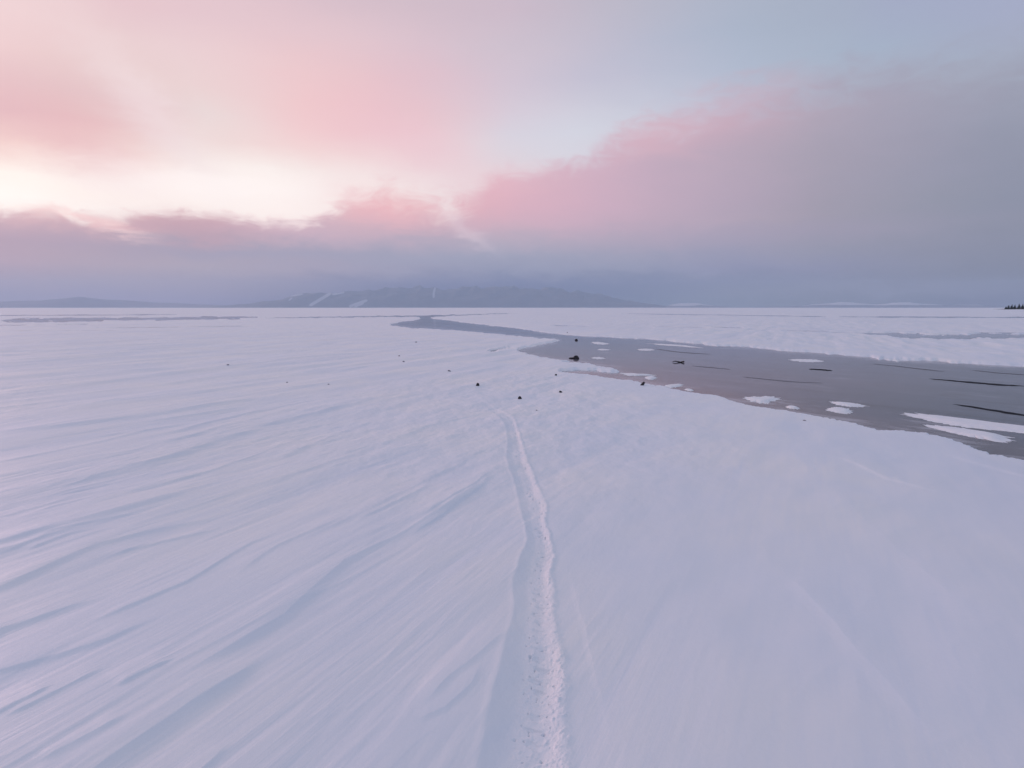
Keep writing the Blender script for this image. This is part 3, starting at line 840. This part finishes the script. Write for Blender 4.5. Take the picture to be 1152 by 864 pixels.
def stone(px, py, wpx, hpx, label, seed, mat=None, rot=0, z0=None, name='stone', cat='stone', depth=1.0, lean=0):
    x, y = gnd(px, py + hpx * .4)
    d = math.hypot(math.hypot(x, y), CAM_H)
    s = d / F
    if mat is not None: wpx, hpx = wpx * .7, hpx * .7
    sx, sz = wpx * s / 2, hpx * s / 2
    V, Fc = [], []
    lump(V, Fc, (0, 0, 0), sx, sx * depth, sz * 1.25, seed)
    V = [(v[0] + lean * v[2], v[1], v[2]) for v in V]
    o = mesh_obj(name, V, Fc, mat or M_STONE, smooth=False)
    o.location = (x, y, (surf_z(x, y) if z0 is None else z0) + sz * .25)
    o.rotation_euler = (0, 0, rot)
    tag(o, label, cat, 'stones lying on the snow and ice')
    return o

stone(585, 446, 4.8, 4.2, 'black rounded stone just right of where the trodden track begins', 1)
stone(537.3, 432.5, 4.4, 4.2, 'black stone alone on the snow straight beyond the track start', 2)
stone(631, 439.6, 3.6, 3.0, 'small dark stone on snow, nearest below the narrow ice inlet', 3, lean=-.5)
stone(625.3, 421.3, 3.0, 2.4, 'tiny dark stone on snow just under the tip of the narrow ice inlet', 4)
stone(722.6, 431, 4.2, 5.6, 'black upright stone leaning right at the snowy edge of the ice', 5, lean=.5)
stone(648.5, 380.6, 3.6, 2.4, 'small pointed stone out on the ice near the far snow edge', 7, z0=ICE_Z)
stone(505.5, 416, 5.0, 2.8, 'grey elongated stone on the snow left of the ice inlet', 8, mat=M_STONE_G, rot=.5, lean=-.8)
stone(454, 405.8, 3.6, 2.4, 'grey stone, nearer of the close pair on snow far left of the inlet', 9, mat=M_STONE_G)
stone(449, 398.8, 3.0, 2.2, 'pale grey stone, farther of the close pair on snow far left of the inlet', 10, mat=M_STONE_G)
stone(468, 384, 3.4, 2.2, 'pale grey stone on distant snow below the bend of the ice', 11, mat=M_STONE_G)
stone(603.6, 461.2, 3.0, 1.5, 'flat dark chip in the snow right of the track start', 12, mat=M_STONE_G)
stone(256.5, 411.6, 3.6, 1.7, 'faint dark speck of stone, leftmost on the wind-streaked snow', 13, mat=M_STONE_G)
stone(323, 428, 3.0, 1.8, 'small dark stone in the middle of the left snow stones', 14, mat=M_STONE_G)
stone(369.5, 432, 3.0, 1.6, 'flat grey stone nearest the camera on the left snow', 15, mat=M_STONE_G)
stone(638.3, 373.4, 2.2, 2.4, 'tiny stone on the far snow edge above the ice bend', 16, mat=M_STONE_G)
stone(905, 472.3, 4.5, 1.6, 'flat grey chip on the snow bank right beside the ice', 17, mat=M_STONE_G)
# dark rock with a low tail, frozen in at the tip of the snow tongue
x, y = gnd(648, 403.4, ICE_Z); s = math.hypot(x, y) / F
V, Fc = [], []
lump(V, Fc, (0, 0, 0), 3.3 * s, 3.0 * s, 3.0 * s, 21)
lump(V, Fc, (-4.3 * s, .05, -.3 * s), 3.8 * s, 2.2 * s, 1.0 * s, 22)
lump(V, Fc, (1.9 * s, -.1, -.4 * s), 1.9 * s, 1.8 * s, 1.5 * s, 23)
o = mesh_obj('rock', V, Fc, M_STONE, smooth=False); o.location = (x, y, ICE_Z + .6 * s)
tag(o, 'largest black rock with a low tail frozen into the ice at the snow tongue', 'rock')
# driftwood stick
def stick(p0, p1, r0, label):
    V, Fc = [], []
    a, b_ = Vector(p0), Vector(p1); n = 8; m_ = 12
    ax = (b_ - a); up = Vector((0, 0, 1)); sd = ax.cross(up).normalized(); up = sd.cross(ax).normalized()
    for i in range(m_ + 1):
        t = i / m_
        c = a + ax * t + sd * .06 * math.sin(t * 5) + up * .02 * math.sin(t * 9 + 1)
        r_ = r0 * (1 - .55 * t) * (1 + .15 * math.sin(i * 2.3)) * (1 if 0 < i < m_ else .4)
        for k in range(n):
            q = 2 * math.pi * k / n
            V.append(tuple(c + sd * r_ * math.cos(q) + up * r_ * math.sin(q)))
    for i in range(m_):
        for k in range(n):
            Fc.append((i * n + k, i * n + (k + 1) % n, (i + 1) * n + (k + 1) % n, (i + 1) * n + k))
    Fc.append(tuple(range(n - 1, -1, -1))); Fc.append(tuple(range(m_ * n, m_ * n + n)))
    for t, ang, ln in ((.45, 1, .06),):    # broken side twigs
        c = a + ax * t; tip = c + sd * ang * ln + ax.normalized() * ln * .8 + up * .05
        i0 = len(V)
        for k in range(5):
            q = 2 * math.pi * k / 5; V.append(tuple(c + ax.normalized() * .015 * math.cos(q) + up * .015 * math.sin(q)))
        V.append(tuple(tip))
        for k in range(5): Fc.append((i0 + k, i0 + (k + 1) % 5, i0 + 5))
    o = mesh_obj('driftwood', V, Fc, M_WOOD)
    tag(o, label, 'driftwood')
zi = ICE_Z
g0 = gnd(770, 408.2, zi); g1 = gnd(757, 407.4, zi)
stick((g0[0], g0[1], zi + .03), (g1[0], g1[1], zi + .04), .04, 'dark driftwood branch frozen onto the middle of the ice')

# ------------------------------------------------------------------ cracks in the ice: long thin wedges of dark water
def crack(pts, label, seed):
    fine = max(p_[2] for p_ in pts) < 1.0
    pts = [(x, y, w_ * (.55 if fine else .8)) for x, y, w_ in pts]
    G = np.array([gnd(x, y, zi) for x, y, w_ in pts]); Wd = np.array([w_ for *_, w_ in pts])
    L = np.r_[0, np.cumsum(np.hypot(*np.diff(G, axis=0).T))]; N = 60
    t = np.linspace(0, L[-1], N)
    cx, cy = np.interp(t, L, G[:, 0]), np.interp(t, L, G[:, 1])
    dd = np.hypot(cx, cy); off = .012 * dd * fbm(t / (L[-1] / 7), t * 0 + seed, 3, 400 + seed) * .25
    ww = np.interp(t, L, Wd) * dd * dd / (CAM_H * F) * (1 + .5 * perlin(t / L[-1] * 17, t * 0 + .4, seed))
    ww = np.maximum(ww * np.minimum(1, np.minimum(np.arange(N), N - 1 - np.arange(N)) / 4), .002)
    tx, ty = np.gradient(cx), np.gradient(cy); n_ = np.hypot(tx, ty); nx, ny = -ty / n_, tx / n_
    cx += nx * off; cy += ny * off
    V = []; Fc = []
    for i in range(N):
        for sgn, zz in ((-1, .004), (1, .004), (1, -.03), (-1, -.03)):
            V.append((cx[i] + nx[i] * sgn * ww[i] / 2, cy[i] + ny[i] * sgn * ww[i] / 2, zi + zz))
    for i in range(N - 1):
        for k in range(4):
            Fc.append((i * 4 + k, (i + 1) * 4 + k, (i + 1) * 4 + (k + 1) % 4, i * 4 + (k + 1) % 4))
    Fc += [(0, 1, 2, 3), ((N - 1) * 4 + 3, (N - 1) * 4 + 2, (N - 1) * 4 + 1, (N - 1) * 4)]
    tag(mesh_obj('ice_crack', V, Fc, M_CRACK if fine else M_WATER, smooth=False), label, 'ice crack', 'dark cracks in the bare ice')
crack([(910,415.2,1.0),(922,415.8,1.5),(936,417.2,.9)], 'short black crack in the ice below the long snow streak', 1)
crack([(1045,426.0,.4),(1085,429.6,1.3),(1122,432.8,1.6),(1155,434.6,.5)], 'long thin black crack, farther of the two at the right', 2)
crack([(1072,454.6,.5),(1100,458.8,1.3),(1140,465.5,1.5),(1200,474.5,1.6),(1260,482,.6)], 'long thin black crack, nearer of the two at the right', 3)
crack([(835,424.0,.3),(850,425.6,.7),(890,429.5,.7),(925,431,.3)], 'fine grey crack across the pinkish middle of the ice', 4)
crack([(982,409.4,.3),(1010,412.2,.6),(1052,417.0,.6),(1062,418,.2)], 'fine crack near the far snow edge, above the two long black ones', 5)
crack([(1092,416.4,.3),(1120,419.4,.6),(1160,422.2,.6),(1220,427,.3)], 'fine crack running off the right edge just under the far snow', 6)
crack([(778,411.6,.3),(792,412.8,.7),(815,414.9,.6),(822,415.8,.2)], 'short fine crack right of the driftwood branch', 7)
crack([(738,392.6,.3),(760,395.8,.6),(780,397.4,.7),(800,398.6,.3)], 'short fine crack under the long curved snow streak', 8)

# ------------------------------------------------------------------ wind-drifted snow patches lying on the ice
def patch(pts, th, label, seed):
    Pp = chaikin(pts, 2)
    G = np.array([gnd(x, y, zi) for x, y in Pp])
    c = G.mean(0); d = np.hypot(*c)
    # resample evenly and roughen the rim
    C_ = np.vstack([G, G[:1]]); L = np.r_[0, np.cumsum(np.hypot(*np.diff(C_, axis=0).T))]
    N = 260; t = np.linspace(0, L[-1], N, endpoint=False)
    gx, gy = np.interp(t, L, C_[:, 0]), np.interp(t, L, C_[:, 1])
    width = 2 * abs(0.5 * np.sum(G[:, 0] * np.roll(G[:, 1], -1) - G[:, 1] * np.roll(G[:, 0], -1))) / L[-1] * 2
    an = t / L[-1] * 2 * math.pi
    rr_ = 1 + .34 * fbm(np.cos(an) * 3.2 + seed, np.sin(an) * 3.2, 6, 500 + seed, .6)
    sx_, sy_ = gx.copy(), gy.copy()
    gx = c[0] + (gx - c[0]) * rr_; gy = c[1] + (gy - c[1]) * rr_
    V = []; Fc = []; rings = [(1.0, 0.001), (.96, .12), (.90, .35), (.78, .7), (.5, 1.0), (.25, .95)]
    for q, hh in rings:
        for i in range(N):
            k_ = q ** 9; x_, y_ = c[0] + (sx_[i] * (1 - k_) + gx[i] * k_ - c[0]) * q * (1 if q > .99 else .86), c[1] + (sy_[i] * (1 - k_) + gy[i] * k_ - c[1]) * q * (1 if q > .99 else .86)
            V.append((x_, y_, zi + .002 + th * hh * (1 + .5 * float(perlin(np.array([x_ * 2.3]), np.array([y_ * 1.3]), seed)[0]) * (hh > .1))))
    for k in range(len(rings) - 1):
        for i in range(N):
            Fc.append((k * N + i, k * N + (i + 1) % N, (k + 1) * N + (i + 1) % N, (k + 1) * N + i))
    Fc.append(tuple((len(rings) - 1) * N + i for i in range(N)))
    tag(mesh_obj('snow_patch', V, Fc, M_PATCH), label, 'snow patch', 'snow patches lying on the bare ice')
def blade(x0, y0, x1, y1, w_):
    return [(x0, y0), (x0 + (x1 - x0) * .3, y0 + (y1 - y0) * .25 - w_), (x0 + (x1 - x0) * .7, y0 + (y1 - y0) * .65 - w_), (x1, y1), (x0 + (x1 - x0) * .7, y0 + (y1 - y0) * .75 + w_), (x0 + (x1 - x0) * .25, y0 + (y1 - y0) * .3 + w_)]
patch(blade(664,385.2,686,387.2,1.2), 0.018, 'small white streak of snow, leftmost and near the far edge of the ice', 1)
patch(blade(671,393.2,687,393.6,.8), 0.018, 'faint white dash of snow below the leftmost streak', 2)
patch(blade(715,393.2,738,393.6,1.1), 0.018, 'short straight white dash of snow under the long curved streak', 3)
patch([(728,386.2),(745,386.8),(765,388.0),(780,389.5),(793,391.8),(780,391.0),(765,389.6),(745,388.6)], .03, 'long curved white streak of snow near the far edge of the ice', 4)
patch(blade(885,404.8,930,406.6,1.5), 0.024, 'white streak of snow just beyond the short black crack', 5)
patch(blade(664,402.6,682,403.2,1.1), 0.018, 'little white dash of snow right of the largest black rock', 6)
patch([(833,447.2),(845,446.4),(860,446.2),(872,446.0),(878,449.2),(868,451.6),(862,455.2),(850,453.2),(840,450.4)], .04, 'broad pointed white slab of snow lying off the snowy edge', 7)
patch([(882,457.5),(890,456.4),(900,458.6),(898,461.0),(888,460.2)], .035, 'small oval snow patch just right of the pointed slab', 8)
patch([(745,434.2),(756,432.2),(768,431.6),(768,434.6),(758,436.2),(750,436.4)], .03, 'pinkish white wedge of snow near the leaning black stone', 9)
patch([(768,438.0),(775,437.2),(782,439.4),(776,440.6)], .03, 'tiny snow patch right of the pinkish wedge at the near edge', 10)
patch([(697,420.4),(705,419.4),(716,421.0),(728,421.4),(737,421.6),(738,422.8),(722,422.6),(708,423.4)], .03, 'thin broken white ribbon of snow beyond the leaning black stone', 11)
patch([(724,424.2),(734,422.8),(740,425.0),(735,427.6),(727,426.8)], .05, 'bright white snow lump just beyond the leaning black stone', 12)
patch([(932,452.0),(945,452.2),(962,453.6),(978,457.0),(966,458.4),(952,457.4),(940,455.4)], .035, 'long tapered snow patch lying off the hooked point of snow', 13)
patch([(934,458.4),(944,457.8),(958,461.4),(960,465.0),(948,465.8),(936,463.6),(928,461.0)], .04, 'ragged snow patch between the tapered patch and the snowy edge', 14)
patch([(1010,465.2),(1022,464.0),(1045,466.8),(1085,471.2),(1130,477.0),(1200,485.0),(1260,494.0),(1200,491.5),(1150,487.8),(1110,483.0),(1075,479.2),(1045,474.0),(1022,468.4)], .05, 'largest long white snow sheet, farther of the two at the right edge', 15)
patch([(1040,479.6),(1055,478.2),(1080,481.4),(1110,487.0),(1134,490.4),(1138,494.8),(1132,498.6),(1110,495.4),(1085,490.4),(1060,485.0)], .05, 'ragged long snow sheet, nearer of the two at the right edge', 16)

# ------------------------------------------------------------------ air
def haze_box():
    x, y0, z0, z1 = 16500, 16500, -2.2, 760
    V = [(-x,-y0,z0),(x,-y0,z0),(x,y0,z0),(-x,y0,z0),(-x,-y0,z1),(x,-y0,z1),(x,y0,z1),(-x,y0,z1)]
    Fc = [(0,3,2,1),(4,5,6,7),(0,1,5,4),(1,2,6,5),(2,3,7,6),(3,0,4,7)]
    m = bpy.data.materials.new('thin_cold_haze'); m.use_nodes = True; m.node_tree.nodes.clear()
    b = NB(m.node_tree); out = b.node('ShaderNodeOutputMaterial'); v = b.node('ShaderNodeVolumePrincipled')
    v.inputs['Color'].default_value = (.66, .82, 1.0, 1); v.inputs['Density'].default_value = HAZE
    v.inputs['Anisotropy'].default_value = 0.2
    b.l.new(v.outputs[0], out.inputs['Volume'])
    o = mesh_obj('haze', V, Fc, m, smooth=False); tag(o, 'thin cold haze over the frozen lake', kind='stuff')
haze_box()
